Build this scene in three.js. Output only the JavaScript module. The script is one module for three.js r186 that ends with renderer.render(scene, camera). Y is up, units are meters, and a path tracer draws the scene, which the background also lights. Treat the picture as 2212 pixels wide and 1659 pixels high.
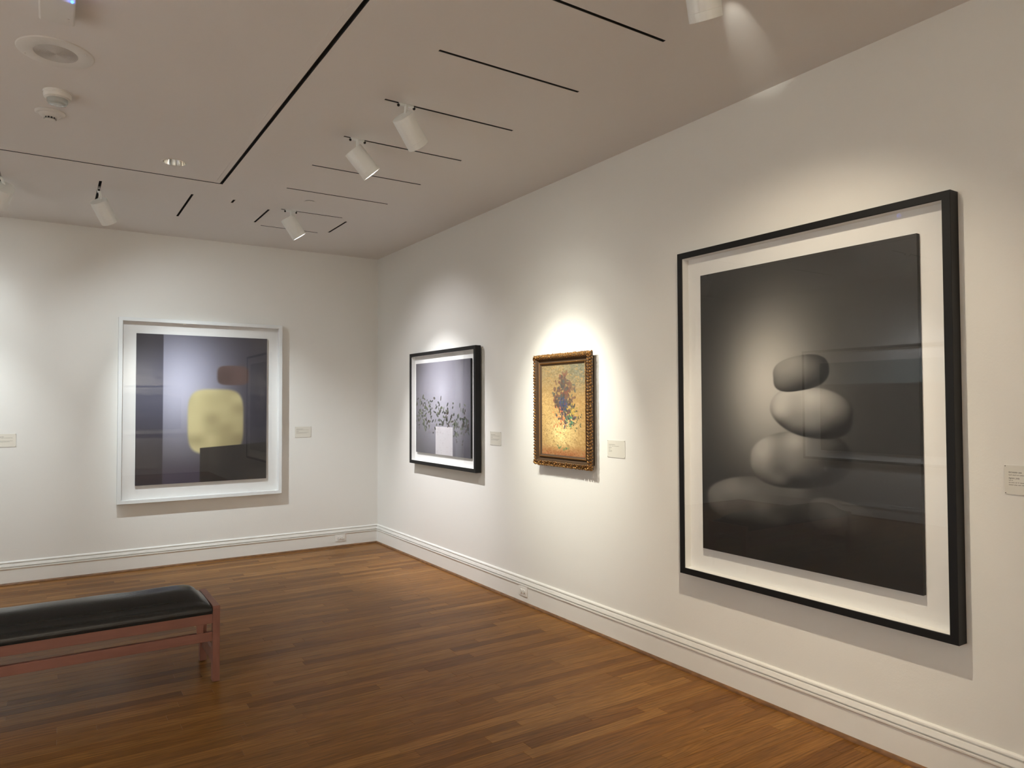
import * as THREE from 'three';
import { RoundedBoxGeometry } from 'three/addons/geometries/RoundedBoxGeometry.js';
import { mergeGeometries, toCreasedNormals } from 'three/addons/utils/BufferGeometryUtils.js';

// ---------------------------------------------------------------- camera, exposure
const PHOTO_W = 2212, PHOTO_H = 1659, FOCAL = 1540.72;
const Y0 = 0.018;                       // height of the shoe moulding: measured heights start at its top
const scene = new THREE.Scene();
scene.background = new THREE.Color(0x000000);
const camera = new THREE.PerspectiveCamera(2 * Math.atan(PHOTO_H / 2 / FOCAL) * 180 / Math.PI, PHOTO_W / PHOTO_H, 0.05, 60);
const EYE = new THREE.Vector3(-3.303, 1.62 + Y0, 7.989);
camera.position.copy(EYE);
camera.rotation.set(0.0268834, -0.5781856, -0.0034616, 'YXZ');
scene.add(camera);

const renderer = new THREE.WebGLRenderer({ antialias: true });
renderer.toneMapping = THREE.LinearToneMapping;
renderer.toneMappingExposure = 0.985;
renderer.shadowMap.enabled = true;

// ---------------------------------------------------------------- room size (metres)
const HC = 3.3433 + Y0;                 // ceiling height
const XL = -6.6, ZF = 10.6;             // left wall, wall behind the camera

// ---------------------------------------------------------------- helpers
let seed = 7;
const rnd = () => { seed = (seed + 0x6d2b79f5) | 0; let t = Math.imul(seed ^ (seed >>> 15), 1 | seed); t = (t + Math.imul(t ^ (t >>> 7), 61 | t)) ^ t; return ((t ^ (t >>> 14)) >>> 0) / 4294967296; };
const rr = (a, b) => a + (b - a) * rnd();
const names = new Map();
function numbered(name) { const n = names.get(name) || 0; names.set(name, n + 1); return n ? name + '_' + String(n).padStart(3, '0') : name; }
function tag(o, label, category, group) { o.userData.label = label; o.userData.category = category; if (group) o.userData.group = group; return o; }
function thing(name, label, category, pos = [0, 0, 0], turn = 0, group) {
  const o = new THREE.Group(); o.name = numbered(name); o.position.set(...pos); o.rotation.y = turn;
  scene.add(o); return tag(o, label, category, group);
}
function part(name, geo, material, parent, label) {
  const m = new THREE.Mesh(geo, material); m.name = name; parent.add(m); if (label) m.userData.label = label; return m;
}
function struct(name, geo, material) {
  const m = geo ? new THREE.Mesh(geo, material) : new THREE.Group(); m.name = name; m.userData.kind = 'structure'; scene.add(m); return m;
}
const box = (x0, x1, y0, y1, z0, z1) => new THREE.BoxGeometry(x1 - x0, y1 - y0, z1 - z0).translate((x0 + x1) / 2, (y0 + y1) / 2, (z0 + z1) / 2);
const rbox = (x0, x1, y0, y1, z0, z1, r = 0.003, s = 2) => new RoundedBoxGeometry(x1 - x0, y1 - y0, z1 - z0, s, r).translate((x0 + x1) / 2, (y0 + y1) / 2, (z0 + z1) / 2);
const merge = (list) => mergeGeometries(list.map((g) => { const n = g.index ? g.toNonIndexed() : g; for (const k of Object.keys(n.attributes)) if (!['position', 'normal', 'uv'].includes(k)) n.deleteAttribute(k); return n; }));
// a profile of points [a, b] swept along X: local X = length, Y = a, Z = b; each end is cut by miter(a, b)
function sweep(profile, L, miter, closed = true) {
  const pos = [], uv = []; let s = 0;
  const n = profile.length;
  for (let i = 0; i < (closed ? n : n - 1); i++) {
    const [a0, b0] = profile[i], [a1, b1] = profile[(i + 1) % n];
    const m0 = miter(a0, b0), m1 = miter(a1, b1), e = Math.hypot(a1 - a0, b1 - b0);
    const P = [[m0, a0, b0], [L - m0, a0, b0], [L - m1, a1, b1], [m1, a1, b1]], U = [[m0, s], [L - m0, s], [L - m1, s + e], [m1, s + e]];
    for (const k of [0, 1, 2, 0, 2, 3]) { pos.push(...P[k]); uv.push(...U[k]); }
    s += e;
  }
  const g = new THREE.BufferGeometry();
  g.setAttribute('position', new THREE.Float32BufferAttribute(pos, 3)); g.setAttribute('uv', new THREE.Float32BufferAttribute(uv, 2));
  g.computeVertexNormals(); return g;
}

// value noise, tileable
function makeNoise(seedN) {
  const T = new Float32Array(65536); let s = seedN;
  for (let i = 0; i < 65536; i++) { s = (Math.imul(s, 1664525) + 1013904223) | 0; T[i] = (s >>> 8) / 16777216; }
  return (x, y, px, py) => {
    const xi = Math.floor(x), yi = Math.floor(y), fx = x - xi, fy = y - yi, u = fx * fx * (3 - 2 * fx), v = fy * fy * (3 - 2 * fy);
    const h = (a, b) => T[((((a % px) + px) % px) * 131 + (((b % py) + py) % py) * 7919) & 65535];
    return (h(xi, yi) * (1 - u) + h(xi + 1, yi) * u) * (1 - v) + (h(xi, yi + 1) * (1 - u) + h(xi + 1, yi + 1) * u) * v;
  };
}
const N1 = makeNoise(11), N2 = makeNoise(29), N3 = makeNoise(53);
function texture(w, h, f, srgb, repeat = true) {
  const d = new Uint8Array(w * h * 4);
  for (let j = 0; j < h; j++) for (let i = 0; i < w; i++) {
    const c = f((i + 0.5) / w, (j + 0.5) / h), k = (j * w + i) * 4;
    if (Array.isArray(c)) { d[k] = c[0]; d[k + 1] = c[1]; d[k + 2] = c[2]; } else d[k] = d[k + 1] = d[k + 2] = c;
    d[k + 3] = 255;
  }
  const t = new THREE.DataTexture(d, w, h); t.magFilter = THREE.LinearFilter; t.minFilter = THREE.LinearFilter;
  if (repeat) t.wrapS = t.wrapT = THREE.RepeatWrapping;
  if (srgb) t.colorSpace = THREE.SRGBColorSpace;
  t.needsUpdate = true; return t;
}
const clamp = (x, a = 0, b = 1) => Math.min(b, Math.max(a, x));
const smooth = (a, b, x) => { const t = clamp((x - a) / (b - a)); return t * t * (3 - 2 * t); };
const mix3 = (a, b, t) => [a[0] + (b[0] - a[0]) * t, a[1] + (b[1] - a[1]) * t, a[2] + (b[2] - a[2]) * t];

// ---------------------------------------------------------------- materials
const M = {};
const std = (o) => new THREE.MeshStandardMaterial(o), phys = (o) => new THREE.MeshPhysicalMaterial(o);
const rollerBump = texture(512, 512, (u, v) => 255 * (0.45 * N1(u * 128, v * 128, 128, 128) + 0.35 * N2(u * 64, v * 64, 64, 64) + 0.2 * N3(u * 200, v * 200, 200, 200)), false);
rollerBump.repeat.set(1.6, 1.6);
M.wall = std({ color: new THREE.Color().setRGB(0.80, 0.785, 0.745), roughness: 0.62, bumpMap: rollerBump, bumpScale: 0.00025 });
M.ceiling = std({ color: new THREE.Color().setRGB(0.77, 0.745, 0.72), roughness: 0.9 });
M.trim = std({ color: new THREE.Color().setRGB(0.80, 0.785, 0.745), roughness: 0.42 });
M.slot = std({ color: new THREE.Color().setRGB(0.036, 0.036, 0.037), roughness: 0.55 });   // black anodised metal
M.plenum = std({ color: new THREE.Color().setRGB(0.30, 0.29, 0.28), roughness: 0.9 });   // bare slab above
M.lampWhite = std({ color: new THREE.Color().setRGB(0.86, 0.88, 0.86), roughness: 0.5 });
M.black = std({ color: 0x0a0a0a, roughness: 0.5 });
M.frameBlack = phys({ color: new THREE.Color().setRGB(0.008, 0.008, 0.0085), roughness: 0.5, specularIntensity: 0.5 });
M.frameWhite = std({ color: new THREE.Color().setRGB(0.78, 0.80, 0.80), roughness: 0.4 });
M.mat = std({ color: new THREE.Color().setRGB(0.79, 0.785, 0.77), roughness: 0.85 });
M.glass = phys({ color: 0xffffff, roughness: 0.0, transmission: 1, thickness: 0, ior: 1.5, metalness: 0 });
M.chrome = std({ color: new THREE.Color().setRGB(0.78, 0.77, 0.74), roughness: 0.16, metalness: 1 });
M.plastic = std({ color: new THREE.Color().setRGB(0.72, 0.70, 0.66), roughness: 0.45 });
M.outlet = std({ color: new THREE.Color().setRGB(0.80, 0.785, 0.745), roughness: 0.35 });
M.darkHole = std({ color: 0x14100d, roughness: 0.8 });

const grainColor = texture(1024, 256, (u, v) => {
  const w = N1(u * 6, v * 8, 6, 8) * 1.2, fine = N2(u * 24, v * 128, 24, 128), ray = N3(u * 60, v * 200, 60, 200);
  const cath = 0.5 + 0.5 * Math.sin((v * 22 + w * 3.2 + 0.5 * N2(u * 10, v * 4, 10, 4)) * Math.PI * 2);
  const k = 0.70 + 0.20 * fine + 0.10 * ray + 0.16 * cath * N1(u * 4, v * 6, 4, 6);
  return [255 * clamp(k), 255 * clamp(k * 0.985), 255 * clamp(k * 0.96)];
}, true);
const grainBump = texture(512, 256, (u, v) => 255 * (0.5 * N2(u * 24, v * 128, 24, 128) + 0.5 * N3(u * 40, v * 100, 40, 100)), false);
M.floor = phys({ color: 0xffffff, vertexColors: true, map: grainColor, roughness: 0.31, bumpMap: grainBump, bumpScale: 0.00005, specularIntensity: 0.16 });
M.subfloor = std({ color: 0x2a1a0e, roughness: 0.8 });
const softGrain = texture(512, 128, (u, v) => { const k = 0.90 + 0.07 * N2(u * 16, v * 64, 16, 64) + 0.03 * N1(u * 30, v * 90, 30, 90); return [255 * k, 253 * k, 250 * k]; }, true);
M.benchPlain = std({ color: 0x6b5236, roughness: 0.8 });
M.shoe = std({ color: new THREE.Color().setRGB(0.22, 0.105, 0.040), roughness: 0.42, map: grainColor });
M.bench = std({ color: new THREE.Color().setRGB(0.30, 0.132, 0.098), roughness: 0.45, map: softGrain, bumpMap: grainBump, bumpScale: 0.00008 });
const hide = texture(512, 512, (u, v) => 255 * (0.6 * N1(u * 90, v * 90, 90, 90) + 0.4 * N2(u * 40, v * 40, 40, 40)), false);
hide.repeat.set(3, 3);
M.leather = phys({ color: new THREE.Color().setRGB(0.014, 0.0155, 0.0165), roughness: 0.27, bumpMap: hide, bumpScale: 0.0004, specularIntensity: 1 });

// ---------------------------------------------------------------- room shell
const T = 0.15;
struct('wall_right', box(0, T, -0.1, HC + 0.3, -T, ZF + T), M.wall);
struct('wall_back', box(XL, 0, -0.1, HC + 0.3, -T, 0), M.wall);
struct('wall_left', box(XL - T, XL, -0.1, HC + 0.3, -T, ZF + T), M.wall);
struct('wall_front', box(XL, 0, -0.1, HC + 0.3, ZF, ZF + T), M.wall);
// uv of the big walls in metres
for (const o of scene.children) if (/^wall_/.test(o.name)) {
  const p = o.geometry.attributes.position, uv = o.geometry.attributes.uv, side = /right|left/.test(o.name);
  for (let i = 0; i < p.count; i++) uv.setXY(i, side ? p.getZ(i) : p.getX(i), p.getY(i));
}

// ceiling: a border field with slots, a lowered-joint centre panel, dark plenum above the joints
const G = 0.025, PX0 = XL + 2.178, PX1 = -2.178, PZ0 = 2.112, PZ1 = ZF - 2.112;   // centre of the shadow joint
const SLOT = 0.020, slots = [];                          // [x0, x1, z0, z1]
const alongX = (x0, x1, z) => slots.push([x0, x1, z - SLOT / 2, z + SLOT / 2]);
const alongZ = (x, z0, z1) => slots.push([x - SLOT / 2, x + SLOT / 2, z0, z1]);
for (const z of [2.278, 2.927, 3.586, 4.251, 4.918, 5.577, 6.24, 6.9]) alongX(-1.718, -0.852, z);
alongX(-1.585, -1.025, 1.626); alongX(-1.592, -1.034, 0.937);
alongZ(-1.671, 1.03, 1.556); alongZ(-0.945, 1.012, 1.516);
alongZ(-2.319, 0.876, 1.693); alongZ(-1.995, 1.602, 1.708); alongZ(-2.973, 0.876, 1.69); alongZ(-3.62, 0.876, 1.69);
for (const z of [2.278, 3.586, 4.251, 5.577]) alongX(XL + 0.852, XL + 1.718, z);
for (const x of [-1.99, -3.3]) alongZ(x, ZF - 1.69, ZF - 0.876);
alongZ(-4.268, 0.876, 1.69);
const rectPath = (P, x0, x1, z0, z1) => { P.moveTo(x0, z0); P.lineTo(x1, z0); P.lineTo(x1, z1); P.lineTo(x0, z1); P.closePath(); return P; };
const CT = 0.05;
const slab = (shape) => new THREE.ExtrudeGeometry(shape, { depth: CT, bevelEnabled: false, curveSegments: 32 }).rotateX(Math.PI / 2).translate(0, HC + CT, 0);
const border = rectPath(new THREE.Shape(), XL, 0, 0, ZF);
border.holes.push(rectPath(new THREE.Path(), PX0 - G / 2, PX1 + G / 2, PZ0 - G / 2, PZ1 + G / 2));
for (const [a, b, c, d] of slots) border.holes.push(rectPath(new THREE.Path(), a, b, c, d));
const DL = [-2.558, 2.456], DLR = 0.083;
const centre = rectPath(new THREE.Shape(), PX0 + G / 2, PX1 - G / 2, PZ0 + G / 2, PZ1 - G / 2);
{ const h = new THREE.Path(); h.absarc(DL[0], DL[1], DLR - 0.006, 0, Math.PI * 2); centre.holes.push(h); }
const ceiling = struct('ceiling');
part('border_panel', slab(border), M.ceiling, ceiling);
part('centre_panel', slab(centre), M.ceiling, ceiling);
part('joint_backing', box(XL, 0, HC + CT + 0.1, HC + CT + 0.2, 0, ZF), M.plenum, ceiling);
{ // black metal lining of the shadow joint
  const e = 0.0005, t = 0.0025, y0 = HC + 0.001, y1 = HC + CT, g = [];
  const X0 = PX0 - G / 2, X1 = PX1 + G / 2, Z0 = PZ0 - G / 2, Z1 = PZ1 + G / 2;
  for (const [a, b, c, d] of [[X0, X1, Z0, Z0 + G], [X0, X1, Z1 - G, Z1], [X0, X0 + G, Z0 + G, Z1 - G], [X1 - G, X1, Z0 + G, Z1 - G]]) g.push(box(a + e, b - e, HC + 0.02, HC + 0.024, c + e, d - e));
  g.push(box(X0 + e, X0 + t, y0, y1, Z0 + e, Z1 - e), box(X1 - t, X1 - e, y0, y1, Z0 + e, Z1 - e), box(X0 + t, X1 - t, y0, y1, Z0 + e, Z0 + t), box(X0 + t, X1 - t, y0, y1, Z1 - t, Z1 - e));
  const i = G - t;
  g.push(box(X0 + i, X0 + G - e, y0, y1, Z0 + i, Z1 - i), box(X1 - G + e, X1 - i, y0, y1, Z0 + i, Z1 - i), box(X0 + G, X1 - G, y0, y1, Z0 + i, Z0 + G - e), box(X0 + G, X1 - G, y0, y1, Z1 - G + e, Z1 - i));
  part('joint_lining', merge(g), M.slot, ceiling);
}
{ // thin plaster bead on both sides of the shadow joint
  const b = 0.0012, w = 0.034, g = [];
  g.push(box(PX1 - G / 2 - w, PX1 - G / 2, HC - b, HC, PZ0 + G / 2, PZ1 - G / 2), box(PX0 + G / 2, PX0 + G / 2 + w, HC - b, HC, PZ0 + G / 2, PZ1 - G / 2));
  g.push(box(PX0 + G / 2 + w, PX1 - G / 2 - w, HC - b, HC, PZ0 + G / 2, PZ0 + G / 2 + w), box(PX0 + G / 2 + w, PX1 - G / 2 - w, HC - b, HC, PZ1 - G / 2 - w, PZ1 - G / 2));
  part('plaster_bead', merge(g), M.ceiling, ceiling);
}

// floor: subfloor and oak strips
const floor = struct('floor');
part('subfloor', box(XL, 0, -0.1, -0.0135, 0, ZF), M.subfloor, floor);
{
  const PW = 0.076, tones = [[0.285, 0.130, 0.033], [0.262, 0.117, 0.029], [0.312, 0.147, 0.039], [0.232, 0.100, 0.024], [0.355, 0.172, 0.049], [0.276, 0.124, 0.033], [0.206, 0.087, 0.021], [0.300, 0.138, 0.036]];
  const planks = [];
  const rows = Math.ceil(ZF / PW);
  for (let r = 0; r < rows; r++) {
    let x = XL - rr(0, 0.9);
    while (x < 0) {
      const L = rr(0.45, 1.75), x0 = Math.max(XL, x), x1 = Math.min(0, x + L), z0 = r * PW, z1 = Math.min(ZF, z0 + PW);
      if (x1 - x0 > 0.02) planks.push([x0, x1, z0, z1, Math.min(tones.length - 1, Math.floor(rnd() * tones.length)), rr(0.93, 1.06)]);
      x += L;
    }
  }
  const g0 = 0.0003, ch = 0.0007;
  function plankGeometry([x0, x1, z0, z1, tone, k]) {
    const c = tones[tone].map((v) => v * k), ou = rnd() * 5, ov = rnd();
    const X = [x0 + g0, x1 - g0], Z = [z0 + g0, z1 - g0];
    const P = [[X[0] + ch, 0, Z[0] + ch], [X[1] - ch, 0, Z[0] + ch], [X[1] - ch, 0, Z[1] - ch], [X[0] + ch, 0, Z[1] - ch], [X[0], -ch, Z[0]], [X[1], -ch, Z[0]], [X[1], -ch, Z[1]], [X[0], -ch, Z[1]], [X[0], -0.013, Z[0]], [X[1], -0.013, Z[0]], [X[1], -0.013, Z[1]], [X[0], -0.013, Z[1]]];
    const F = [[0, 3, 2, 1]];
    for (const o of [0, 4]) for (let i = 0; i < 4; i++) { const j = (i + 1) % 4; F.push([o + i, o + j, o + 4 + j, o + 4 + i]); }
    const pos = [], uv = [], col = [];
    for (const f of F) for (const q of [0, 1, 2, 0, 2, 3]) { const p = P[f[q]]; pos.push(...p); uv.push((p[0] - x0) * 0.42 + ou, (p[2] - z0 + p[1]) * 1.9 + ov); col.push(...c); }
    const g = new THREE.BufferGeometry();
    g.setAttribute('position', new THREE.Float32BufferAttribute(pos, 3)); g.setAttribute('uv', new THREE.Float32BufferAttribute(uv, 2)); g.setAttribute('color', new THREE.Float32BufferAttribute(col, 3));
    g.computeVertexNormals(); return g;
  }
  // the strips that show largest in the picture are parts of their own, the others are joined
  camera.updateMatrixWorld(); camera.updateProjectionMatrix();
  const v = new THREE.Vector3();
  const size = (p) => {
    let a = 0;
    for (let i = 0; i < 12; i++) { v.set(p[0] + (p[1] - p[0]) * (i + 0.5) / 12, 0, (p[2] + p[3]) / 2); const d = v.distanceTo(EYE); v.project(camera); if (Math.abs(v.x) < 1 && Math.abs(v.y) < 1 && v.z < 1) a += (p[1] - p[0]) / 12 / (d * d * d); }
    return a;
  };
  const ranked = planks.map((p) => [size(p), p]).sort((a, b) => b[0] - a[0]);
  const rest = [];
  ranked.forEach(([s, p], i) => { const g = plankGeometry(p); if (i < 300 && s > 0) part('plank', g, M.floor, floor); else rest.push(g); });
  const r = part('plank_field', mergeGeometries(rest), M.floor, floor); r.userData.kind = 'stuff';
}

// baseboards with shoe moulding (profile: height, distance from the wall)
{
  const y = (h) => h + Y0;
  const prof = [[0, 0], [0, 0.017], [y(0.120), 0.017], [y(0.128), 0.0235], [y(0.136), 0.0235], [y(0.1385), 0.008], [y(0.146), 0.008], [y(0.1475), 0.0215], [y(0.171), 0.0150], [y(0.173), 0.0045], [y(0.1805), 0.0045], [y(0.182), 0.0135], [y(0.189), 0.0115], [y(0.196), 0.0045], [y(0.196), 0]];
  const shoe = [[0, 0.017], [0, 0.034], [0.006, 0.0335], [0.012, 0.030], [0.0165, 0.0245], [Y0, 0.019], [Y0, 0.017]];
  const make = (name, L, pos, turn) => {
    const b = struct(name, sweep(prof.slice().reverse(), L, (a, d) => d, false), M.trim); b.position.set(...pos); b.rotation.y = turn;
    part('shoe_moulding', toCreasedNormals(sweep(shoe.slice().reverse(), L, (a, d) => d, false), 0.7), M.shoe, b);
  };
  make('baseboard_back', -XL, [XL, 0, 0], 0);
  make('baseboard_right', ZF, [0, 0, 0], -Math.PI / 2);
  make('baseboard_left', ZF, [XL, 0, ZF], Math.PI / 2);
  make('baseboard_front', -XL, [0, 0, ZF], Math.PI);
}

// ---------------------------------------------------------------- track slots and spot lamps
const nth = ['first', 'second', 'third', 'fourth', 'fifth', 'sixth', 'seventh', 'eighth'];
const slotLabel = [
  ...nth.map((n, i) => [`${n} long black ceiling track from the room corner, ${[2, 3, 6].includes(i) ? 'holding a spot lamp' : 'empty'}`, 'tracks pointing at the wall of black frames']),
  ['short black track holding the corner spot lamp, far from back wall', 'tracks round the corner square'], ['short black track nearest the back wall in corner square', 'tracks round the corner square'],
  ['short black track in corner square, side next to white framed print', 'tracks round the corner square'], ['short black track in corner square, side next to foliage print wall', 'tracks round the corner square'],
  ['empty black ceiling track pointing at back wall, between spot lamp and corner square', 'tracks pointing at the back wall'], ['stub of black track, a hand long, near ceiling panel corner', 'tracks pointing at the back wall'],
  ['black ceiling track pointing at back wall, holding lamp for white framed print', 'tracks pointing at the back wall'], ['black ceiling track pointing at back wall, holding lamp turned from white print', 'tracks pointing at the back wall'],
  ...nth.slice(0, 4).map((n) => [`${n} black ceiling track from back wall on the landscape print side`, 'tracks on the landscape print side']),
  ['black ceiling track in front of the grey hill print', 'tracks before the hill print'], ['black ceiling track beside the grey hill print', 'tracks before the hill print'],
  ['black ceiling track pointing at bare end of the back wall', 'tracks pointing at the back wall'],
];
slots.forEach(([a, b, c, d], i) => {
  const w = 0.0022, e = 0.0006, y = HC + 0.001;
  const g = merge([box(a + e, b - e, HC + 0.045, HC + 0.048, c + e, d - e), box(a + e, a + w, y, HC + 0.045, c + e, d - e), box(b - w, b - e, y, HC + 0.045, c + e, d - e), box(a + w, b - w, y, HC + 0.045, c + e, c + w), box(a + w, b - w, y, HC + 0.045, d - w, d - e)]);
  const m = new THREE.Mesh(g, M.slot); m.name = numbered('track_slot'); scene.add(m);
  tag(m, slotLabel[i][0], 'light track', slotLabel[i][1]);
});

const lensShape = new THREE.SphereGeometry(0.40, 40, 6, 0, Math.PI * 2, 0, 0.1475).translate(0, -0.40, 0).rotateX(Math.PI / 2);   // shallow dome
function spotLamp({ track, axis, top, aim, color, power, spill = 0, spread = 1, angle = 0.6, label, alongX: ax = true, L = 0.19, penumbra = 1, addedStreak }) {
  const o = thing('spot_lamp', label, 'spotlight', [track[0], HC, track[1]], 0, undefined);
  const R = 0.0635;
  const head = part('head', new THREE.LatheGeometry([[0, 0], [R - 0.004, 0], [R - 0.001, 0.001], [R, 0.004], [R, L - 0.034], [R - 0.0008, L - 0.033], [R, L - 0.032], [R, L - 0.001], [R - 0.001, L], [R - 0.0035, L], [R - 0.0035, 0.02], [0, 0.02]].map(([r, y]) => new THREE.Vector2(r, y)), 56).rotateX(Math.PI / 2), M.lampWhite, o);
  head.geometry = toCreasedNormals(head.geometry, 0.6);
  const dir = axis ? new THREE.Vector3(...axis).normalize() : new THREE.Vector3(...aim).sub(new THREE.Vector3(...top)).normalize();
  const base = new THREE.Vector3(top[0] - track[0], top[1] - HC, top[2] - track[1]);
  head.position.copy(base); head.quaternion.setFromUnitVectors(new THREE.Vector3(0, 0, 1), dir);
  const lens = part('lens', lensShape, new THREE.MeshStandardMaterial({ color: 0x222222, emissive: new THREE.Color(...color), emissiveIntensity: 5, roughness: 0.3 }), head, 'glowing white lens');
  lens.position.z = L + 0.0025;
  // stem from the adapter down to the top of the head, on its wall side
  const end = base.clone().addScaledVector(dir, 0.006);
  const up = new THREE.Vector3(0, 1, 0), off = up.clone().addScaledVector(dir, -up.dot(dir)).normalize().multiplyScalar(0.035);
  end.add(off);
  const start = new THREE.Vector3(end.x * 0.35, -0.013, end.z * 0.35);
  const len = start.distanceTo(end), q = new THREE.Quaternion().setFromUnitVectors(new THREE.Vector3(0, 1, 0), end.clone().sub(start).normalize());
  const stem = part('stem', new RoundedBoxGeometry(0.017, len + 0.012, 0.017, 2, 0.003), M.lampWhite, o);
  stem.position.copy(start).add(end).multiplyScalar(0.5); stem.quaternion.copy(q);
  const A = 0.045;
  part('track_adapter', ax ? rbox(-A, A, -0.012, 0.02, -0.0075, 0.0075, 0.002) : rbox(-0.0075, 0.0075, -0.012, 0.02, -A, A, 0.002), M.lampWhite, o);
  for (const s of [-1, 1]) {
    const k = part('thumb_screw', new THREE.SphereGeometry(0.0085, 14, 10), M.black, o, 'black thumb screw');
    if (ax) k.position.set(s * (A + 0.004), -0.013, 0); else k.position.set(0, -0.013, s * (A + 0.004));
  }
  // the light, just in front of the lens
  const spot = new THREE.SpotLight(new THREE.Color(...color), power, 0, angle, penumbra, 2);
  spot.position.copy(base).addScaledVector(dir, L + 0.008);
  spot.target.position.set(...aim); scene.add(spot.target);
  spot.castShadow = true; spot.shadow.mapSize.set(1024, 1024); spot.shadow.radius = 0.5;
  o.add(spot);
  if (spill) {   // the lens also throws a wide soft flood round its beam
    const wide = new THREE.SpotLight(new THREE.Color(...color), spill, 0, spread, 1, 2);
    wide.position.copy(spot.position); wide.target = spot.target; wide.castShadow = true; wide.shadow.radius = 1.2; o.add(wide);
  }
  if (addedStreak) {   // added narrow spot and glowing bead, invented as a vent, for the ceiling streak
    const p = base.clone().addScaledVector(dir, 0.04).add(new THREE.Vector3(0.0645, 0.018, -0.027)), w = o.position;
    const vent = part('vent', new THREE.SphereGeometry(0.004, 10, 8), new THREE.MeshStandardMaterial({ color: 0x222222, emissive: new THREE.Color(...MID), emissiveIntensity: 2 }), o, 'small glowing bead added for the ceiling streak');
    vent.position.copy(p);
    const blade = new THREE.SpotLight(new THREE.Color(...MID), 1.3, 0, 0.14, 0.7, 2); blade.position.copy(p).add(new THREE.Vector3(0.006, 0.001, -0.003));
    blade.target.position.set(-0.59, HC, 5.83); scene.add(blade.target); blade.castShadow = true; blade.shadow.radius = 0.2; o.add(blade);
  }
  return o;
}
const WARM = [1, 0.87, 0.66], MID = [1, 0.985, 0.87], NEUTRAL = [0.98, 0.98, 1], COOL = [0.90, 0.985, 1.02], ROOM = [0.93, 0.98, 1.03], AMBER = [1, 0.91, 0.75];
const lampY = 3.26 + Y0;
spotLamp({ track: [-1.585, 4.251], top: [-1.622, lampY, 4.277], aim: [0, 1.6, 3.58], color: MID, power: 7.2, angle: 0.435, spill: 2.6, spread: 0.64, label: 'white spot lamp on ceiling aimed at gilt painting, its lens turned away' });
spotLamp({ track: [-1.625, 3.586], top: [-1.664, lampY, 3.607], aim: [0, 1.416, 3.71], color: MID, power: 22, angle: 0.39, spill: 1.2, spread: 0.98, label: 'white spot lamp on ceiling aimed at gilt painting, lens edge glowing' });
spotLamp({ track: [-1.50, 1.626], top: [-1.545, lampY, 1.68], aim: [0, 1.03, 1.70], color: NEUTRAL, power: 27, angle: 0.513, spill: 5.6, spread: 0.9, label: 'white spot lamp in the corner aimed at black framed foliage print' });
spotLamp({ track: [-2.973, 1.42], top: [-2.975, lampY - 0.01, 1.44], aim: [-1.58, 0.98, 0], color: COOL, power: 21, angle: 0.557, spill: 3.6, spread: 1.1, alongX: false, label: 'white spot lamp on ceiling aimed at white framed print' });
spotLamp({ track: [-3.62, 1.44], top: [-3.582, lampY, 1.44], aim: [-4.05, 2.25, 0], color: COOL, power: 1.8, angle: 0.5, spill: 0.8, spread: 1.0, alongX: false, label: 'white spot lamp beside the ceiling track, turned away from white framed print' });
spotLamp({ track: [-1.26, 6.24], top: [-1.29, 3.25 + Y0, 6.185], aim: [0, 0.913, 5.523], addedStreak: true, color: WARM, power: 13.5, angle: 0.525, spill: 6.5, spread: 0.93, label: 'white spot lamp on ceiling aimed at large black framed print' });
// lamps along the other walls, outside the picture
spotLamp({ track: [-4.268, 1.36], top: [-4.268, lampY, 1.42], aim: [-4.2, 0.85, 0], color: COOL, power: 11.5, angle: 0.6, spill: 3.5, spread: 1.1, alongX: false, label: 'white spot lamp on ceiling aimed straight at bare back wall, past both track lamps' });
spotLamp({ track: [XL + 1.4, 3.586], top: [XL + 1.42, lampY, 3.586], aim: [XL, 1.1, 2.9], color: ROOM, power: 24, angle: 0.7, spill: 10, spread: 1.0, label: 'white spot lamp on ceiling aimed at wide landscape print' });
spotLamp({ track: [XL + 1.4, 5.577], top: [XL + 1.42, lampY, 5.577], aim: [XL, 1.1, 5.8], color: ROOM, power: 76, angle: 0.7, spill: 26, spread: 1.0, label: 'white spot lamp on ceiling aimed at bare wall past the landscape print' });
spotLamp({ track: [-1.99, ZF - 1.4], top: [-1.99, lampY, ZF - 1.42], aim: [-1.6, 1.1, ZF], color: AMBER, power: 36, angle: 0.7, spill: 12, spread: 1.0, alongX: false, label: 'white spot lamp on ceiling aimed at grey hill print' });
spotLamp({ track: [-3.3, ZF - 1.4], top: [-3.3, lampY, ZF - 1.42], aim: [-4.2, 1.1, ZF], color: AMBER, power: 56, angle: 0.7, spill: 18, spread: 1.0, alongX: false, label: 'white spot lamp on ceiling aimed at bare wall beside grey hill print' });

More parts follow.
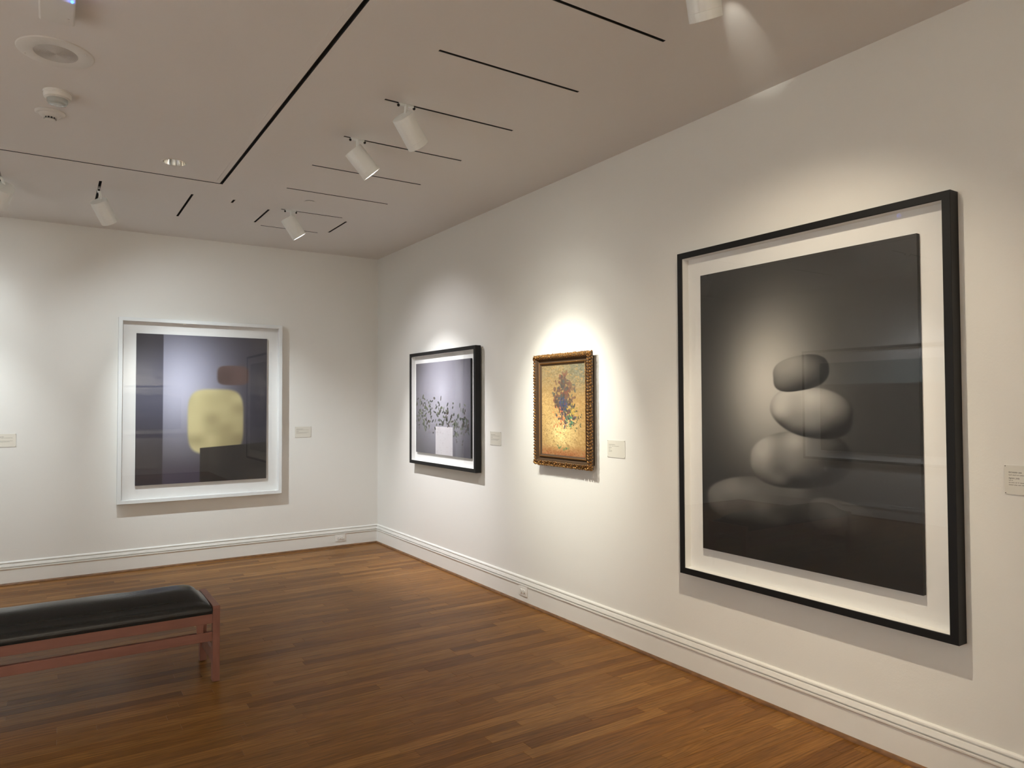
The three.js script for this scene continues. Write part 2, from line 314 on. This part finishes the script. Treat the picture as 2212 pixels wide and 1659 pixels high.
// ---------------------------------------------------------------- ceiling fittings
{
  const lathe = (pts, n = 48) => new THREE.LatheGeometry(pts.map(([r, y]) => new THREE.Vector2(r, y)), n);
  const at = (x, z) => [x, HC, z];
  // recessed downlight
  const d = thing('downlight', 'recessed round downlight with chrome reflector in ceiling panel', 'downlight', at(DL[0], DL[1]));
  part('trim_ring', lathe([[DLR - 0.009, -0.001], [DLR, -0.004], [DLR + 0.004, -0.002], [DLR + 0.005, 0.0]]), M.plastic, d);
  part('reflector', lathe([[DLR - 0.009, 0.0], [DLR - 0.012, 0.02], [DLR - 0.024, 0.07], [DLR - 0.045, 0.105], [0.012, 0.118]], 64), M.chrome, d, 'polished chrome reflector');
  // loudspeaker
  const s = thing('ceiling_speaker', 'round white ceiling loudspeaker with grey grille', 'loudspeaker', at(-3.285, 3.885));
  part('cover_plate', toCreasedNormals(lathe([[0.094, -0.006], [0.10, -0.0085], [0.150, -0.007], [0.161, -0.004], [0.165, 0]], 72), 0.5), M.plastic, s);
  const rings = [new THREE.CylinderGeometry(0.0945, 0.0945, 0.002, 48).translate(0, -0.0055, 0)];
  part('grille_back', rings[0], std({ color: new THREE.Color().setRGB(0.46, 0.44, 0.425), roughness: 0.7 }), s, 'grey speaker mesh');
  const tor = []; for (let r = 0.006; r < 0.094; r += 0.0058) tor.push(new THREE.TorusGeometry(r, 0.0013, 6, 40).rotateX(Math.PI / 2).translate(0, -0.0066, 0));
  part('grille_rings', merge(tor), std({ color: new THREE.Color().setRGB(0.60, 0.58, 0.55), roughness: 0.6 }), s);
  for (const a of [0.5, 0.5 + Math.PI]) part('screw', new THREE.SphereGeometry(0.004, 10, 8).translate(0.142 * Math.cos(a), -0.0075, 0.142 * Math.sin(a)), M.plastic, s);
  // strobe with clear lens
  const a1 = thing('alarm_strobe', 'round white ceiling alarm with clear ribbed lens below', 'alarm', at(-3.272, 3.36));
  part('base', toCreasedNormals(lathe([[0, 0], [0.069, 0], [0.069, -0.008], [0.066, -0.009], [0.066, -0.017], [0.068, -0.019], [0.064, -0.034], [0.054, -0.040], [0, -0.040]]), 0.5), M.plastic, a1);
  part('lens', lathe([[0.051, -0.040], [0.050, -0.056], [0.044, -0.066], [0.030, -0.071], [0, -0.073]], 24), phys({ color: new THREE.Color().setRGB(0.85, 0.87, 0.86), roughness: 0.12, transmission: 0.7, thickness: 0 }), a1, 'clear lens');
  const ribs = []; for (let i = 0; i < 10; i++) { const t = i / 10 * Math.PI * 2; ribs.push(box(-0.0018, 0.0018, -0.062, -0.040, 0.030, 0.046).rotateY(t)); }
  part('rib', merge(ribs), std({ color: new THREE.Color().setRGB(0.5, 0.52, 0.51), roughness: 0.3 }), a1);
  // smoke detector
  const a2 = thing('smoke_detector', 'flat white ceiling smoke detector with dark vent slots', 'smoke detector', at(-3.305, 3.02));
  part('base', toCreasedNormals(lathe([[0, 0], [0.077, 0], [0.077, -0.006], [0.070, -0.012], [0.058, -0.014], [0.050, -0.024], [0.034, -0.032], [0, -0.032]]), 0.5), M.plastic, a2);
  part('vent', lathe([[0.029, -0.032], [0.029, -0.041]], 32), M.darkHole, a2, 'dark vent gap');
  const fins = []; for (let i = 0; i < 12; i++) fins.push(box(-0.002, 0.002, -0.041, -0.032, 0.026, 0.031).rotateY(i / 12 * Math.PI * 2));
  part('vent_fin', merge(fins), M.plastic, a2);
  part('cap', lathe([[0, -0.047], [0.026, -0.045], [0.032, -0.041], [0, -0.041]], 32), M.plastic, a2);
  // wireless unit with a blue light
  const ap = thing('wireless_unit', 'white box on ceiling with small blue indicator light', 'wireless unit', at(-3.285, 4.425));
  part('housing', rbox(-0.066, 0.066, -0.05, 0, -0.113, 0.113, 0.008, 3), M.plastic, ap);
  part('port_cover', rbox(0.038, 0.046, -0.0515, -0.049, -0.075, -0.04, 0.0005, 1), M.plastic, ap);
  part('indicator_light', new THREE.SphereGeometry(0.006, 14, 10).translate(0.052, -0.046, 0.1135), std({ color: 0x112244, emissive: new THREE.Color(0.05, 0.15, 1), emissiveIntensity: 8 }), ap, 'glowing blue light');
  const bl = new THREE.PointLight(new THREE.Color(0.1, 0.2, 1), 0.004, 0, 2); bl.position.set(0.052, -0.046, 0.126); bl.castShadow = true; ap.add(bl);
  // concealed sprinkler cover
  const sp = thing('sprinkler_cover', 'small round flush sprinkler cover plate with dark gap', 'sprinkler', at(-1.443, 1.995));
  part('plate', lathe([[0, -0.006], [0.045, -0.006], [0.047, -0.0045], [0.045, -0.0035], [0, -0.0035]], 40), M.ceiling, sp);
  part('neck', lathe([[0.04, -0.0036], [0.04, 0]], 32), M.black, sp);
}

// ---------------------------------------------------------------- pictures
const RIGHT = -Math.PI / 2, BACK = 0, LEFT = Math.PI / 2, FRONT = Math.PI;
function rails(o, name, w, h, profile, material, crease) {
  const put = [[-w / 2, 0, 0, w], [w / 2, 0, 1, h], [w / 2, h, 2, w], [-w / 2, h, 3, h]];
  return put.map(([x, y, k, L]) => { let g = sweep(profile, L, (a) => a); if (crease) g = toCreasedNormals(g, crease); const m = part(name, g, material, o); m.position.set(x, y, 0); m.rotation.z = k * Math.PI / 2; return m; });
}
function framedPrint({ name, label, pos, turn, w, h, depth, rail, frame, print, px, py, pw, ph, pd = 0.032, glassD }) {
  const o = thing(name, label, 'framed print', pos, turn);
  const c = 0.0015, gd = glassD ?? depth - 0.008;
  if (pos[0] < 0 && turn === RIGHT) part('hanging_batten', box(-w / 2 + 0.1, w / 2 - 0.1, h - 0.22, h - 0.12, pos[0] + 0.0005, 0.004), M.benchPlain, o);
  // wooden rail with a rebate for the glazing
  rails(o, 'frame_rail', w, h, [[0, 0.002], [0, depth - c], [c, depth], [rail - c, depth], [rail, depth - c], [rail, gd + 0.001], [rail - 0.006, gd + 0.001], [rail - 0.006, 0.002]].reverse(), frame);
  const iw = w - 2 * rail + 0.008, ih = h - 2 * rail + 0.008;
  part('backing_board', box(-iw / 2, iw / 2, rail - 0.004, rail - 0.004 + ih, 0.004, 0.010), M.mat, o, 'white mount board');
  // white spacer strips between board and glazing
  const s = 0.004;
  for (const g of [box(-iw / 2, iw / 2, rail - 0.004, rail - 0.004 + s, 0.010, gd - 0.0012), box(-iw / 2, iw / 2, h - rail + 0.004 - s, h - rail + 0.004, 0.010, gd - 0.0012), box(-iw / 2, -iw / 2 + s, rail, h - rail, 0.010, gd - 0.0012), box(iw / 2 - s, iw / 2, rail, h - rail, 0.010, gd - 0.0012)]) part('spacer', g, M.mat, o);
  const pm = std({ map: print, roughness: 0.5 });
  part('print_block', box(px, px + pw, py, py + ph, 0.010, pd - 0.0015).scale(1, 1, 1), std({ color: 0x101010, roughness: 0.7 }), o).visible = true;
  const sheet = new THREE.PlaneGeometry(pw, ph).translate(px + pw / 2, py + ph / 2, pd);
  part('print', sheet, pm, o, 'photographic print');
  const gl = new THREE.PlaneGeometry(w - 2 * rail + 0.006, h - 2 * rail + 0.006).translate(0, h / 2, gd);
  part('glazing', gl, M.glass, o, 'clear glazing');
  return o;
}

// generic stand-in prints: soft tonal shapes in the colours of the pictures
const blob = (u, v, cx, cy, rx, ry, soft = 0.35) => 1 - smooth(1 - soft, 1 + soft, Math.hypot((u - cx) / rx, (v - cy) / ry));
const grainN = (u, v, w = 400) => N1(u * w, v * w, w, w) - 0.5;
const monoPrint = texture(768, 984, (u, v) => {
  let g = 30 + 10 * N2(u * 3, v * 3, 9, 9);
  g += 128 * Math.exp(-(((u - 0.36) / 0.25) ** 2) - ((v - 0.58) / 0.27) ** 2);
  g *= 1 - 0.55 * smooth(0.34, 0.18, v);
  // a small pile of beach pebbles, lit from one side
  const pebble = (cx, cy, rx, ry, hi, lo, ang, k0) => {
    const dx = (u - cx) * Math.cos(ang) + (v - cy) * Math.sin(ang), dy = -(u - cx) * Math.sin(ang) + (v - cy) * Math.cos(ang), a = Math.atan2(dy / ry, dx / rx);
    const edge = 1 + 0.12 * (N1(3 + 1.2 * Math.cos(a) + k0, 3 + 1.2 * Math.sin(a), 64, 64) - 0.5);
    const q = Math.pow(Math.pow(Math.abs(dx / rx), 2.4) + Math.pow(Math.abs(dy / ry), 2.4), 1 / 2.4) / edge, k = 1 - smooth(0.955, 1.045, q); if (k <= 0) return;
    const lit = clamp(0.10 + 0.55 * Math.sqrt(Math.max(0, 1 - q * q)) - 0.42 * dx / rx + 0.42 * dy / ry + 0.35 * (N3(u * 12 + k0, v * 22, 60, 60) - 0.5));
    g = g * (1 - k) + k * (lo + (hi - lo) * lit);
  };
  pebble(0.36, 0.20, 0.34, 0.085, 108, 18, 0.02, 0); pebble(0.70, 0.175, 0.16, 0.06, 70, 14, -0.1, 31);
  pebble(0.50, 0.345, 0.235, 0.088, 150, 16, 0.06, 7); pebble(0.57, 0.50, 0.185, 0.078, 178, 18, -0.08, 19); pebble(0.52, 0.625, 0.13, 0.055, 120, 14, 0.1, 23);
  return [g, g * 0.985, g * 0.955];
}, true, false);
const yellowPrint = texture(640, 768, (u, v) => {
  let c = mix3([56, 54, 64], [176, 176, 194], Math.exp(-(((u - 0.33) / 0.34) ** 2) - ((v - 0.62) / 0.40) ** 2));
  c = mix3(c, [40, 40, 52], 0.75 * smooth(0.74, 0.98, u) * smooth(0.98, 0.85, v));
  const band = 1 - smooth(0.188, 0.196, u); c = mix3(c, mix3([38, 36, 46], [78, 78, 94], smooth(0.1, 0.6, v) * smooth(1.0, 0.7, v)), band);
  c = mix3(c, [60, 56, 74], 0.8 * smooth(0.2, 0.05, v) * (1 - band));
  // plain soft-edged fields: pale yellow over dark, a small brown one above
  const field = (u0, u1, v0, v1, e) => 1 - smooth(1 - e, 1 + e, Math.pow(Math.pow(Math.abs(2 * (u - u0) / (u1 - u0) - 1), 4) + Math.pow(Math.abs(2 * (v - v0) / (v1 - v0) - 1), 4), 0.25));
  c = mix3(c, mix3([120, 108, 76], [204, 194, 146], clamp(0.72 - 0.9 * (u - 0.45) + 0.5 * (N2(u * 9, v * 14, 60, 60) - 0.5))), field(0.375, 0.81, 0.19, 0.635, 0.06));
  c = mix3(c, mix3([52, 38, 36], [104, 80, 76], clamp(0.35 + 0.9 * (N1(u * 9, v * 7, 60, 60) - 0.4))), 0.92 * field(0.60, 0.85, 0.665, 0.80, 0.10));
  c = mix3(c, [27, 26, 29], (1 - smooth(0.205, 0.212, v - 0.05 * u)) * smooth(0.465, 0.475, u));
  const g = 3 * grainN(u, v); return [c[0] + g, c[1] + g, c[2] + g];
}, true, false);
function canvas(w, h, draw) { const c = document.createElement('canvas'); c.width = w; c.height = h; draw(c.getContext('2d'), w, h); const t = new THREE.CanvasTexture(c); t.colorSpace = THREE.SRGBColorSpace; return t; }
const leafPrint = canvas(768, 614, (x, w, h) => {
  const g = x.createRadialGradient(w * 0.5, h * 0.35, 20, w * 0.5, h * 0.4, w * 0.62);
  g.addColorStop(0, '#a9a8b4'); g.addColorStop(0.5, '#83818c'); g.addColorStop(1, '#4a4850'); x.fillStyle = g; x.fillRect(0, 0, w, h);
  x.fillStyle = '#bfbcc0'; x.fillRect(w * 0.39, h * 0.70, w * 0.31, h * 0.30); x.fillStyle = '#a9a3a4'; for (let i = 0; i < 40; i++) { x.globalAlpha = 0.25; x.fillRect(w * rr(0.39, 0.68), h * rr(0.7, 0.98), rr(4, 26), rr(2, 14)); } x.globalAlpha = 1;
  const cols = ['#2b3029', '#353b31', '#22241f', '#454b3c', '#3a352f', '#525a44'];
  for (let i = 0; i < 230; i++) {
    const px = rr(0.0, 0.97), py = 0.62 + (rnd() + rnd() - 1) * 0.24 - 0.05 * Math.sin(px * 6);
    if (px > 0.39 && px < 0.70 && py > 0.69) continue;
    x.save(); x.translate(px * w, py * h); x.rotate(rr(0, 6.3)); x.fillStyle = cols[Math.floor(rnd() * cols.length)]; x.globalAlpha = rr(0.7, 1); x.beginPath(); x.ellipse(0, 0, rr(7, 19), rr(4, 10), 0, 0, 6.3); x.fill(); x.restore();
  }
});
const daubs = canvas(540, 730, (x, w, h) => {
  const mixc = (a, b, t) => `rgb(${Array.from(a, (v, i) => Math.round(clamp(v + (b[i] - v) * t, 0, 255))).join(',')})`;
  x.fillStyle = '#a98a58'; x.fillRect(0, 0, w, h);
  for (let i = 0; i < 5200; i++) {
    const u = rnd(), v = rnd();
    let c = [176, 140, 84];
    c = mix3(c, [112, 112, 92], (1 - smooth(0.05, 0.45, v)) * (0.55 + 0.45 * smooth(0.35, 0.9, u)));
    c = mix3(c, [246, 222, 150], Math.exp(-(((u - 0.46) / 0.34) ** 2) - ((v - 0.74) / 0.22) ** 2));
    c = mix3(c, [224, 192, 124], 0.6 * Math.exp(-(((u - 0.1) / 0.2) ** 2) - ((v - 0.5) / 0.2) ** 2));
    c = mix3(c, [158, 100, 58], smooth(0.86, 1.0, v));
    const k = rr(-18, 18);
    x.save(); x.translate(u * w, v * h); x.rotate(rr(-0.8, 0.8)); x.globalAlpha = 0.75; x.fillStyle = mixc(c.map((q) => q + k), [255, 240, 200], 0.02); x.beginPath(); x.ellipse(0, 0, rr(5, 17), rr(3, 8), 0, 0, 6.3); x.fill(); x.restore();
  }
  const dab = (n, cx, cy, sx, sy, cols, a = 5, b = 13) => { for (let i = 0; i < n; i++) { x.save(); x.translate((cx + (rnd() + rnd() - 1) * sx) * w, (cy + (rnd() + rnd() - 1) * sy) * h); x.rotate(rr(0, 6.3)); x.globalAlpha = rr(0.65, 0.95); x.fillStyle = cols[Math.floor(rnd() * cols.length)]; x.beginPath(); x.ellipse(0, 0, rr(a, b), rr(a * 0.6, b * 0.7), 0, 0, 6.3); x.fill(); x.restore(); } };
  dab(240, 0.54, 0.36, 0.26, 0.30, ['#5f4a3e', '#6e5344', '#4b4742', '#785d46', '#525850', '#7c5040'], 10, 24);
  dab(60, 0.52, 0.44, 0.12, 0.08, ['#39435c', '#454a68', '#3c5563', '#545078']);
  dab(60, 0.58, 0.58, 0.30, 0.12, ['#47404e', '#3f3a45', '#5a4a5c', '#4b5a4e']);
  dab(46, 0.44, 0.60, 0.18, 0.16, ['#dd8450', '#e39a62', '#cf6f4a', '#e7b268']);
  dab(30, 0.72, 0.50, 0.18, 0.08, ['#d9b852', '#c9a444', '#8f8a48']);
  dab(26, 0.66, 0.62, 0.12, 0.08, ['#3d8a66', '#4f9a72', '#356b55'], 5, 11);
  dab(20, 0.80, 0.62, 0.16, 0.14, ['#3b4a3c', '#4c5b44', '#2f3a33'], 5, 11); dab(9, 0.5, 0.92, 0.2, 0.04, ['#5b7a4f', '#6d8a56'], 8, 13);
  x.globalAlpha = 1;
});
const landscape = texture(768, 448, (u, v) => {
  const edge = 0.72 + 0.012 * N1(u * 12, 0.5, 64, 64) + 0.03 * N2(u * 3, 0.2, 64, 64), land = 1 - smooth(edge - 0.006, edge + 0.006, v);
  return mix3([150 - 40 * (v - 0.7), 166 - 40 * (v - 0.7), 168 - 40 * (v - 0.7)], [26 + 18 * N2(u * 8, v * 6, 30, 30), 28 + 18 * N2(u * 8, v * 6, 30, 30), 31 + 18 * N2(u * 8, v * 6, 30, 30)], land);
}, true, false);
const hillPrint = texture(512, 256, (u, v) => {
  const e = 0.78 + 0.16 * Math.sin(u * 3.1) * N1(u * 5, 0.3, 30, 30), land = 1 - smooth(e - 0.01, e + 0.01, v), k = 70 + 60 * N2(u * 6, v * 9, 20, 20);
  return mix3([196, 198, 200], [k, k, k + 4], land);
}, true, false);

framedPrint({ name: 'framed_print', label: 'largest black framed print, monochrome pale forms on charcoal ground', pos: [0, 0.589 + Y0, 5.6845], turn: RIGHT, w: 1.581, h: 1.941, depth: 0.07, rail: 0.036, frame: M.frameBlack, print: monoPrint, px: 5.047 - 5.6845, py: 0.759 - 0.589, pw: 1.267, ph: 1.619, pd: 0.035 });
framedPrint({ name: 'framed_print', label: 'smaller black framed print of dark foliage over a pale block', pos: [-0.015, 0.994 + Y0, 1.7435], turn: RIGHT, w: 1.389, h: 1.151, depth: 0.06, rail: 0.034, frame: M.frameBlack, print: leafPrint, px: 1.147 - 1.7435, py: 1.114 - 0.994, pw: 1.153, ph: 0.921, pd: 0.030 });
framedPrint({ name: 'framed_print', label: 'white framed print with yellow patch against lavender grey', pos: [-1.931, 0.646 + Y0, 0], turn: BACK, w: 1.578, h: 1.834, depth: 0.072, rail: 0.036, frame: M.frameWhite, print: yellowPrint, px: -2.561 + 1.931, py: 0.816 - 0.646, pw: 1.263, ph: 1.513, pd: 0.032 });
framedPrint({ name: 'framed_print', label: 'wide black framed landscape print on wall opposite the gilt painting', pos: [XL, 0.76 + Y0, 2.62], turn: LEFT, w: 2.74, h: 1.64, depth: 0.06, rail: 0.036, frame: M.frameBlack, print: landscape, px: -1.09, py: 0.14, pw: 2.18, ph: 1.30, pd: 0.030 });
framedPrint({ name: 'framed_print', label: 'grey hill print in white frame on wall facing the white framed print', pos: [-1.55, 0.94 + Y0, ZF], turn: FRONT, w: 2.1, h: 1.15, depth: 0.06, rail: 0.036, frame: M.frameWhite, print: hillPrint, px: -0.92, py: 0.10, pw: 1.84, ph: 0.95, pd: 0.030 });

// gilt painting
{
  const w = 0.707, h = 0.855, W = 0.087;
  const giltN = texture(256, 256, (u, v) => { const k = 0.55 + 0.6 * N1(u * 20, v * 20, 20, 20) - 0.35 * N2(u * 60, v * 60, 60, 60); return [clamp(k) * 190 + 20, clamp(k) * 142 + 14, clamp(k) * 84 + 8]; }, true);
  giltN.repeat.set(6, 6);
  const gilt = std({ map: giltN, roughness: 0.33, metalness: 0.9 }), giltDark = std({ color: new THREE.Color().setRGB(0.075, 0.042, 0.02), roughness: 0.45, metalness: 0.3 });
  const o = thing('gilt_framed_painting', 'small painting of warm daubs in carved gilt frame', 'painting', [-0.012, 1.139 + Y0, 3.690], RIGHT);
  part('stretcher_box', box(-w / 2 + 0.03, w / 2 - 0.03, 0.03, h - 0.03, -0.0115, 0.030), std({ color: 0x3a2c1c, roughness: 0.8 }), o, 'dark wooden backing box');
  rails(o, 'frame_rail', w, h, [[0.004, 0.022], [0.002, 0.032], [0.006, 0.046], [0.016, 0.055], [0.030, 0.056], [0.040, 0.048], [0.046, 0.036], [0.054, 0.031], [0.060, 0.033], [0.066, 0.040], [0.072, 0.041], [0.077, 0.036], [0.082, 0.033], [W, 0.030], [W, 0.024], [0.02, 0.022]].reverse(), giltDark, 0.5);
  // carved leaves on the outer roll and a twisted bead on the inner roll, cut into each rail
  const put = [[-w / 2, 0, 0, w], [w / 2, 0, 1, h], [w / 2, h, 2, w], [-w / 2, h, 3, h]];
  for (const [x, y, k, L] of put) {
    const leaves = [], beads = [];
    const n = Math.round(L / 0.0235);
    for (let i = 0; i <= n; i++) {
      const t = 0.012 + (L - 0.024) * i / n;
      for (const s of [-1, 1]) {
        const g = new THREE.SphereGeometry(1, 8, 6).scale(0.0145 * rr(0.8, 1.2), 0.0050, 0.0105).rotateZ(s * rr(0.6, 1.0)).rotateX(rr(-0.3, 0.3));
        leaves.push(g.translate(t + rr(-0.002, 0.002), 0.0165 + s * 0.0085 + rr(-0.0015, 0.0015), 0.0535 - (s < 0 ? 0.006 : 0.001)));
      }
      if (i % 3 === 0) leaves.push(new THREE.SphereGeometry(0.0068, 8, 6).translate(t, 0.018, 0.0585));
      leaves.push(new THREE.SphereGeometry(1, 6, 5).scale(0.008, 0.006, 0.007).rotateZ(rr(0, 3)).translate(t + 0.011, 0.003 + rr(-0.0035, 0.002), 0.037 + rr(-0.004, 0.008)));
    }
    const m = Math.round((L - 2 * 0.066) / 0.0095);
    for (let i = 0; i <= m; i++) beads.push(new THREE.SphereGeometry(1, 8, 6).scale(0.0068, 0.0034, 0.0036).rotateZ(0.75).translate(0.069 + (L - 0.138) * i / m, 0.0685, 0.0405));
    const a = part('carved_leaves', merge(leaves), gilt, o), b = part('twisted_bead', merge(beads), gilt, o);
    for (const q of [a, b]) { q.position.set(x, y, 0); q.rotation.z = k * Math.PI / 2; q.userData.kind = 'stuff'; }
    const cove = part('dark_cove', sweep([[0.0405, 0.0478], [0.0463, 0.0364], [0.054, 0.0314], [0.0595, 0.0332]].reverse(), L, (q) => q, false), giltDark, o, 'dark brown cove'); cove.position.set(x, y, 0.0004); cove.rotation.z = k * Math.PI / 2;
  }
  const bump = texture(256, 256, (u, v) => 255 * N1(u * 60, v * 60, 60, 60), false); 
  part('canvas', new THREE.PlaneGeometry(w - 2 * W + 0.006, h - 2 * W + 0.006).translate(0, h / 2, 0.0305), std({ color: new THREE.Color().setRGB(0.84, 0.82, 0.84), map: daubs, roughness: 0.5, bumpMap: bump, bumpScale: 0.0002 }), o, 'painted canvas in warm daubs');
}

// ---------------------------------------------------------------- wall labels
const lineTexture = (lines) => canvas(728, 480, (x, w, h) => {
  x.fillStyle = '#d9d5ca'; x.fillRect(0, 0, w, h);
  for (const l of lines) {
    const [text, y, size, bold, len] = l; x.fillStyle = bold ? '#4a463f' : '#6e685e';
    if (text) { x.font = `${bold ? 'bold ' : ''}${size}px sans-serif`; x.fillText(text, 62, y); continue; }
    // writing too small to read: short strokes in words
    let px = 62; while (px < 62 + len) { const ww = Math.min(rr(20, 76), 62 + len - px); for (let q = px; q < px + ww; q += 7) x.fillRect(q, y - size * rr(0.55, 0.78), 4.5, size * rr(0.45, 0.62)); px += ww + 12; }
  }
});
function wallLabel(pos, turn, label, lines) {
  const o = thing('wall_label', label, 'wall label', pos, turn, undefined), w = 0.182, h = 0.12;
  part('plate', rbox(-w / 2, w / 2, 0, h, 0.0015, 0.0035, 0.0005, 1), std({ color: new THREE.Color().setRGB(0.77, 0.755, 0.715), roughness: 0.3 }), o);
  part('printed_text', new THREE.PlaneGeometry(w - 0.003, h - 0.003).translate(0, h / 2, 0.0037), phys({ map: lineTexture(lines), roughness: 0.22, clearcoat: 0.6, clearcoatRoughness: 0.08 }), o, 'small dark lettering');
  for (const sx of [-1, 1]) for (const y of [0.005, h - 0.005]) part('pin', new THREE.CylinderGeometry(0.0016, 0.0016, 0.003, 10).rotateX(Math.PI / 2).translate(sx * (w / 2 - 0.005), y, 0.004), M.darkHole, o);
  return o;
}
const small = [['', 118, 26, 1, 290], ['', 158, 22, 0, 560], ['', 212, 26, 1, 110], ['', 268, 22, 0, 560], ['', 306, 22, 0, 470]];
wallLabel([-3.532 - 0.091, 1.236 + Y0, 0], BACK, 'wall label beside the white framed print, on the side away from the corner', small);
wallLabel([-0.89, 1.246 + Y0, 0], BACK, 'wall label between the white framed print and the room corner', small);
wallLabel([0, 1.251 + Y0, 2.666], RIGHT, 'wall label between the foliage print and the gilt painting', small);
wallLabel([0, 1.241 + Y0, 4.245], RIGHT, 'wall label between the gilt painting and the largest print', [['', 130, 26, 1, 260], ['', 172, 22, 0, 430], ['', 222, 26, 1, 120], ['', 258, 20, 0, 60], ['', 296, 22, 0, 130], ['', 330, 22, 0, 130]]);
wallLabel([0, 1.241 + Y0, 6.631 + 0.091], RIGHT, 'wall label past the largest print, its title lettered in capitals', [['RICHARD LEA', 128, 30, 1], ['', 170, 22, 0, 500], ['Agnes, July', 224, 30, 1], ['', 258, 20, 0, 60], ['', 296, 22, 0, 230], ['', 334, 22, 0, 420]]);

// ---------------------------------------------------------------- power outlets in the baseboards
function outlet(pos, turn, label) {
  const o = thing('power_outlet', label, 'outlet', pos, turn), w = 0.122, h = 0.076;
  part('cover_plate', rbox(-w / 2, w / 2, 0, h, 0.017, 0.0245, 0.0022, 2), M.outlet, o);
  for (const s of [-1, 1]) {
    const f = part('socket', toCreasedNormals(new THREE.CylinderGeometry(0.0165, 0.0175, 0.008, 28), 0.6).rotateX(Math.PI / 2), M.outlet, o); f.position.set(s * 0.0205, h / 2, 0.0275);
    for (const q of [-1, 1]) part('slot', box(-0.005, 0.005, q * 0.006 - 0.001, q * 0.006 + 0.001, 0.0035, 0.0045), M.darkHole, f);
  }
  part('screw', new THREE.SphereGeometry(0.003, 10, 8).scale(1, 1, 0.4).translate(0, h / 2, 0.0247), M.outlet, o);
}
outlet([-0.464, 0.044 + Y0, 0], BACK, 'white double power outlet in baseboard under the white print wall label');
outlet([0, 0.046 + Y0, 3.113], RIGHT, 'white double power outlet in baseboard before the gilt painting');

// ---------------------------------------------------------------- bench
{
  const x1 = -2.426, x0 = -4.174, zf = 3.472, zb = 3.012, o = thing('gallery_bench', 'long bench with black leather cushion on reddish wooden frame', 'bench', [(x0 + x1) / 2, 0, (zf + zb) / 2]);
  const cx = (x0 + x1) / 2, cz = (zf + zb) / 2, lw = 0.040, ld = 0.05;
  const B = (n, a, b, c, d, e, f, r = 0.003) => part(n, (() => { const g = rbox(a - cx, b - cx, c, d, e - cz, f - cz, r); const p = g.attributes.position, uv = g.attributes.uv, long = b - a > d - c ? 0 : 1; for (let i = 0; i < p.count; i++) uv.setXY(i, long ? p.getY(i) : p.getX(i) * 0.7, (long ? p.getX(i) : p.getY(i)) + p.getZ(i)); return g; })(), M.bench, o);
  const yt = 0.447;
  for (const [a, b] of [[x1 - lw, x1], [x0, x0 + lw]]) {
    B('leg', a, b, 0.004, yt - 0.022, zf - ld, zf); B('leg', a, b, 0.004, yt - 0.022, zb, zb + ld);
    B('end_rail', a, b, yt - 0.022, yt, zb, zf);
    B('end_panel', a + 0.008, b - 0.008, yt - 0.10, yt - 0.022, zb + ld, zf - ld);
    B('stretcher', a + 0.010, b - 0.010, 0.092, 0.168, zb + ld, zf - ld);
    for (const z of [zf - ld / 2, zb + ld / 2]) part('glide', new THREE.CylinderGeometry(0.013, 0.013, 0.004, 16).translate((a + b) / 2 - cx, 0.002, z - cz), M.black, o);
  }
  for (const [z0, z1] of [[zf - 0.038, zf - 0.006], [zb + 0.006, zb + 0.038]]) {
    B('apron', x0 + lw, x1 - lw, 0.346, 0.402, z0, z1);
    B('lower_rail', x0 + lw, x1 - lw, 0.243, 0.296, z0, z1);
    for (const xx of [x1 - 0.126, x0 + 0.091]) B('spindle', xx, xx + 0.036, 0.296, 0.346, z0 + 0.003, z1 - 0.003, 0.001);
  }
  B('seat_board', x0 + lw, x1 - lw, 0.385, 0.400, zb + 0.038, zf - 0.038, 0.001);
  // cushion: a crowned, soft-edged block
  const nx = 60, nz = 28, ny = 10, hx = (x1 - x0) / 2 - lw - 0.002, hz = (zf - zb) / 2 - 0.002, yb = 0.402;
  const g = new THREE.BoxGeometry(2, 1, 2, nx, ny, nz), p = g.attributes.position, uv = g.attributes.uv;
  for (let i = 0; i < p.count; i++) {
    let X = p.getX(i), Y = p.getY(i) + 0.5, Z = p.getZ(i);
    const ez = Math.pow(Math.abs(Z), 2.6), ex = Math.pow(Math.abs(X), 26);
    const crown = 0.068 + 0.066 * (1 - ez) * (1 - 0.75 * ex) - 0.012 * ex;
    const inset = (1 - Math.sqrt(Math.max(0, 1 - Math.pow(Math.max(0, Y - 0.25) / 0.75, 2.2)))) ;
    let dx = hx, dz = hz - 0.0005;
    const px = X * (dx - 0.035 * inset), pz = Z * (dz - 0.055 * inset);
    const bottom = Y < 0.2 ? 0.006 * (0.2 - Y) / 0.2 : 0;
    let py = yb + Y * crown;
    py += Y * 0.0022 * (N1(px * 7 + 40, pz * 11 + 40, 97, 97) - 0.5);
    // sat-in creases across the cushion near its end
    if (Y > 0.4) { const s = Math.exp(-((((px + cx) + 2.87) / 0.12) ** 2)) * Math.exp(-(((Z + 0.15) / 0.55) ** 2)); py -= 0.0028 * s * (0.5 + 0.5 * Math.sin((px + 0.25 * Math.sin(pz * 9)) * 150)) + 0.004 * s; }
    p.setXYZ(i, px * (1 - bottom), py, pz * (1 - bottom)); uv.setXY(i, px, pz + py);
  }
  g.computeVertexNormals();
  part('cushion', toCreasedNormals(g, 1.2), M.leather, o, 'black leather cushion');
}

scene.traverse((o) => { if (o.isMesh) { o.castShadow = true; o.receiveShadow = true; } });
renderer.render(scene, camera);
